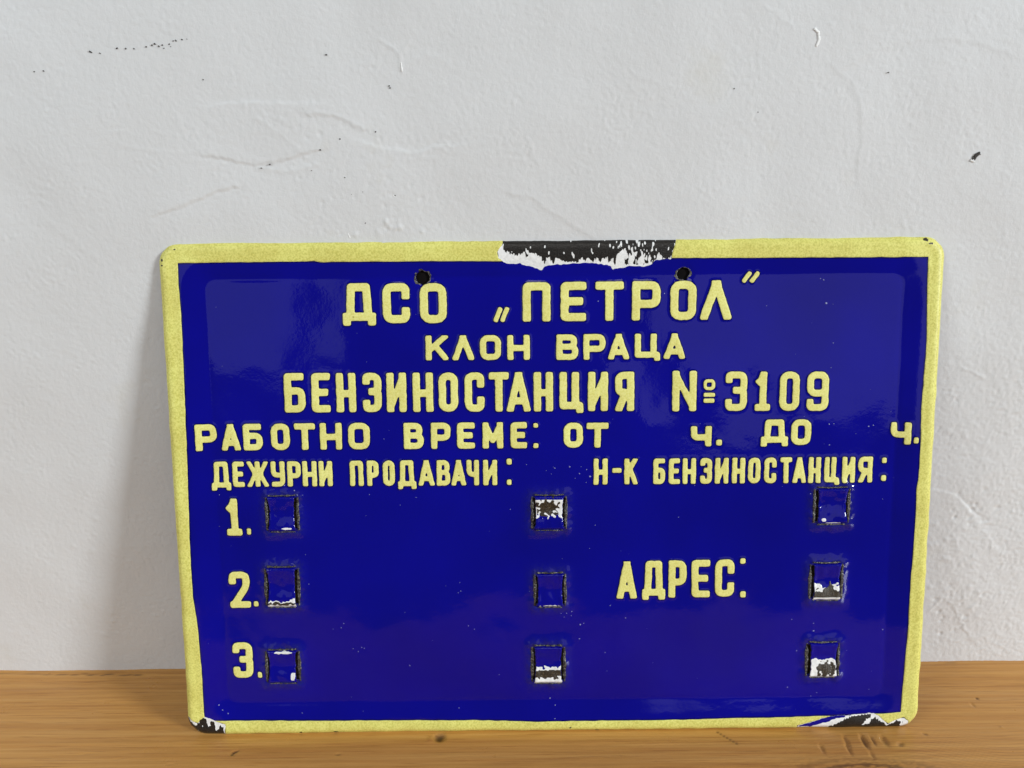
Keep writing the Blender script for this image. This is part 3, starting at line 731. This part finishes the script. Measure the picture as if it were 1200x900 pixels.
for (hu, hv, hr) in HP:
    shell('hole_shade_disc', (hu-.009, hv-.009, hu+.009, hv+.009), .0005, lambda x, y, hu=hu, hv=hv: np.hypot(x-hu, y-hv)-.0075, HH, -.0017, M_pit, sign, rim=.0001, depth=.0004)  # added black discs standing in for the shade inside the holes

# raised name brackets: bridges pressed out of the sheet, open left and right
def bridge_h(sl):
    r_, c_, su, sv, hx, hy = sl
    def f(x, y):
        t = (y-sv)/hy; s_ = (x-su)/hx
        base = HH(np.full_like(x, su), np.clip(np.full_like(x, sv)*0+y, sv-hy, sv+hy))
        base = 0.0016+RAISE+0*base
        up_ = 0.0024*sm(-1.0, -.82, t)*sm(.98, .84, t)-.0016*sm(.90, .97, t)
        dish = -0.0032*np.exp(-((t-.1)/.55)**2)*1.0
        lip = 0.0004*np.exp(-((np.abs(s_)-.72)/.10)**2)
        return base-.0006+up_+dish*.6+lip*.6+0.00012*samp(pn2, x*2+c_, y*2+r_, CELL)
    return f
CHIPS = {  # (row, col): (white test, dark test) in bracket coordinates s, t (-1..1, t up)
 (0, 1): (lambda s, t, n: np.maximum(-(t+.16+.10*n), (t-.74)), lambda s, t, n: np.hypot((s+.12)/.62, (t-.28)/.42)-1+.30*n),
 (2, 1): (lambda s, t, n: t+.12+.05*n, lambda s, t, n: np.maximum(t+.28+.03*n, -(t+.66+.06*n))),
 (1, 2): (lambda s, t, n: t+.20+.10*np.cos(s*5)+.06*n, lambda s, t, n: np.maximum(t+.45-.30*np.exp(-((s-.25)/.25)**2)+.10*n, -(t+.80))),
 (2, 2): (lambda s, t, n: t-.02+.07*np.cos(s*7)+.04*n, lambda s, t, n: np.maximum(np.hypot((s-.25)/.62, (t+.48)/.40)-1+.22*n, t+.14+.05*n)),
 (1, 0): (lambda s, t, n: t+.66-.22*np.maximum(s-.2, 0)+.05*n, lambda s, t, n: np.abs(t+.80)-.05+.04*n),
 (2, 0): ([lambda s, t, n: np.hypot((s-.62)/.14, (t+.55)/.22)-1+.2*n, lambda s, t, n: np.hypot((s-.1)/.6, (t-.83)/.07)-1+.2*n], None),
 (0, 0): ([lambda s, t, n: np.hypot((s-.3)/.35, (t+.78)/.06)-1+.1*n], None),
 (0, 2): ([lambda s, t, n: np.hypot((s+.45)/.14, (t+.72)/.10)-1+.1*n, lambda s, t, n: np.hypot((s-.1)/.45, (t+.90)/.04)-1+.1*n], None),
 (1, 1): (lambda s, t, n: np.hypot((s-.1)/.6, (t+.88)/.05)-1+.3*n, None),
}
STATE = {(0, 1): 'bracket with enamel broken off its upper half', (2, 1): 'bracket with bare metal band across its lower half', (1, 2): 'bracket with white chips and painted glare along its lower edge', (2, 2): 'bracket with white chips and painted glare on its lower half', (0, 0): 'mostly blue bracket beside the digit 1', (1, 0): 'bracket with chipped bottom edge beside the digit 2', (2, 0): 'bracket beside the digit 3', (0, 2): 'intact blue bracket in the top row', (1, 1): 'intact blue bracket in the middle'}
for sl in SLOTS:
    r_, c_, su, sv, hx, hy = sl
    bh = bridge_h(sl)
    asym = 0.0012 if c_ == 2 else (-.0008 if c_ == 0 else 0)
    def bs(x, y, su=su, sv=sv, hx=hx, hy=hy, asym=asym, r_=r_, c_=c_):
        t = (y-sv)/hy
        wdt = hx*(0.80+0.12*t*t*np.abs(t))
        return np.maximum(np.abs(x-su-asym*.5)-wdt, np.abs(y-sv)-hy*1.0)+.00018*samp(fl2, x*1.3+c_, y*1.3+r_, CELL)
    bb = (su-hx-.001, sv-hy-.001, su+hx+.001, sv+hy+.001)
    br = shell('name_bracket', bb, .0004, bs, bh, 0.0, M_blue, sign, rim=.0005, depth=.0013, rim_mat=M_rust)
    br['label'] = STATE[(r_, c_)]
    # added dark lining behind, keeps the open sides looking shaded
    V = []; 
    z0 = RAISE-0.0022
    shell('slot_dark_lining', (su-hx-.002, sv-hy-.002, su+hx+.002, sv+hy+.002), .0006, lambda x, y, su=su, sv=sv, hx=hx, hy=hy: box_sdf(x, y, su, sv, hx+.0008, hy-.0015, .001), lambda x, y: np.full(np.shape(x), z0)+.0003*samp(fl2, x*2, y*2, CELL), 0, M_rust, sign, rim=0, depth=.0004)
    # worn raw lip round the cut sides, a thinner one along the top and the foot
    for sd in (-1, 1):
        shell('cut_lip', (su+sd*hx-.003, sv-hy, su+sd*hx+.003, sv+hy), .0003,
              lambda x, y, su=su, sv=sv, hx=hx, hy=hy, sd=sd: np.maximum(np.abs(x-(su+sd*(hx+.0002)))-.0007-.00022*samp(fl2, x, y*.6+sd, CELL)-.0005*np.cos((y-sv)/hy*2), np.abs(y-sv)-hy*.9), HH, .0004, M_lip, sign, rim=.0003, depth=.0020)
    shell('cut_lip', (su-hx, sv+hy-.003, su+hx, sv+hy+.003), .0003,
          lambda x, y, su=su, sv=sv, hx=hx, hy=hy: np.maximum(np.abs(y-(sv+hy-.0004+.0006*((x-su)/hx)**2))-.00055-.0002*samp(fl2, x, y*.6, CELL), np.abs(x-su)-hx*.86), lambda x, y, bh=bh: HH(x, y)+.0011, 0, M_lip, sign, rim=.0004, depth=.0016)
    shell('cut_lip', (su-hx, sv-hy-.003, su+hx, sv-hy+.003), .0003,
          lambda x, y, su=su, sv=sv, hx=hx, hy=hy, c_=c_: np.maximum(np.abs(y-(sv-hy+.0002))-.0004-.0002*samp(fl2, x+c_, y*.6, CELL), np.abs(x-su)-hx*.80), lambda x, y, bh=bh: HH(x, y)+.0006, 0, M_lip, sign, rim=.0003, depth=.0012)
    wt, bt = CHIPS[(r_, c_)]
    def ws(x, y, f=wt, bs=bs, su=su, sv=sv, hx=hx, hy=hy, sc=1.0):
        s_ = (x-su)/hx; t = (y-sv)/hy
        return np.maximum(f(s_, t, samp(fl2, x*1.2+r_*.1, y*1.2+c_*.1, CELL))*hy*.6, bs(x, y)+.0002)
    for wf in (wt if isinstance(wt, list) else [wt]): shell('primer_with_glare', bb, .0003, lambda x, y, ws=ws, wf=wf: ws(x, y, f=wf), bh, .00010, M_white, br, rim=.0002, depth=.0003)  # chipped primer, its white also painted in place of window glare
    if bt: shell('bare_metal', bb, .0003, lambda x, y, ws=ws, bt=bt: ws(x, y, f=bt), bh, .00022, M_rust, br, rim=.0002, depth=.0003)

# pinholes and specks in the blue
SP = [(650, 549, 1.3), (667.5, 547.5, 1.5), (679, 555.5, 1.6), (687.5, 551, 1.3), (691.5, 559, 1.8), (681, 547.5, .7), (617, 545, .9), (640, 552, .7), (646, 556, .7), (598, 597.5, 1.0), (687, 566, .8), (674, 561, .8),
      (968, 355.8, 2.2), (976, 532-175, .6), (965, 328.5, 1.6), (961.5, 327, 1.2), (976.5, 402.5, 1.3), (974, 431.5, 1.0), (898.5, 359, .9), (778.5, 344.5, 1.2), (701, 353.6, 1.3), (971.5, 497.5, 1.6), (977, 497, 1.2), (1018, 500.3, 1.6), (1023.5, 499, 1.2), (972, 522, 1.5), (1003, 508.8, .7), (958, 474.5, .8), (949.5, 579, 1.2), (1044, 573-90, .6), (345, 575.5, 1.6), (333, 569.5, 1.4), (355, 581, .9), (257, 580.5, .9), (450, 515, .9), (433, 580, .9), (487.5, 583.5, 1.0), (469, 592.5, .8), (697.5, 616, .9), (795, 606.5, .9), (814, 596.5-27, .7),
      (257.5, 825.3, 1.8), (262, 831, 1.3), (268.5, 835, 1.4), (355, 834.5, 1.0), (362, 685, .9), (480.5, 780.7, 1.1), (480, 780, .8), (549, 734, 1.2), (556, 738, 1.0), (540, 693, 1.1), (537, 695, .8), (539, 683, .7), (657.5, 719, .8), (664, 719, 1.0), (670, 717, 1.1), (669.5, 722, 1.0), (661, 723.5, .8), (680, 732.5, 1.6), (684, 731, .9), (679, 749, 1.6), (715, 710, 1.1), (733, 724.5, 1.2), (709, 765, .9), (644.5, 818.5, 1.5), (650.5, 826, 1.1), (650, 840, 1.2), (585, 791, .7), (538, 829, .9), (922.5, 805.5, 1.3), (953, 739.5, 1.8), (953, 730.5, 1.0), (927.5, 726, 1.1), (1034, 738, 1.4), (933.5, 763, 1.2), (1018, 813-5, .7), (950, 816, 1.0), (957, 812, 1.0), (989, 664, 1.5), (979, 783, 1.2), (424, 759, 1.2), (427, 760, 1.0), (414, 760.5, .9), (403, 731, 1.2), (400, 736, 1.0), (420, 764, 1.0)]
for _ in range(60): SP.append((nk.uniform(235, 1050), nk.uniform(330, 835), nk.uniform(.3, .7)))
vs, qs = [], []
for (x, y, r0) in SP:
    u_, v_ = px_plate(x, y, RAISE); r0 = r0*.00042
    if samp(dmin[:1, :1]*0, 0, 0, 1) is None: continue
    w0 = float(HH(np.array([u_]), np.array([v_]))[0]); b0 = len(vs)
    n_ = 8
    an = nk.uniform(0, 6.28); el = nk.uniform(.6, 1.0)
    for rr_, hh_ in ((1.0, -.00005), (.75, .00016), (.3, .00022)):
        for k in range(n_):
            t = 2*math.pi*k/n_; e_ = r0*rr_*nk.uniform(.85, 1.15)
            a_, c2 = math.cos(t)*e_, math.sin(t)*e_*el
            vs.append((u_+a_*math.cos(an)-c2*math.sin(an), -(w0+hh_), v_+a_*math.sin(an)+c2*math.cos(an)))
    for l_ in range(2):
        for k in range(n_):
            k2 = (k+1) % n_; qs.append((b0+l_*n_+k, b0+l_*n_+k2, b0+(l_+1)*n_+k2, b0+(l_+1)*n_+k))
    for k in range(0, 6, 2): qs.append((b0+16, b0+16+k+1, b0+16+k+2, b0+16+(k+3) % 8))
M_speck, nt, b = mat('pale_speck'); b.inputs['Base Color'].default_value = (0.26, 0.28, 0.50, 1); b.inputs['Roughness'].default_value = .25
sp = mesh_from('enamel_specks', vs, qs, M_speck, sign); sp['kind'] = 'stuff'
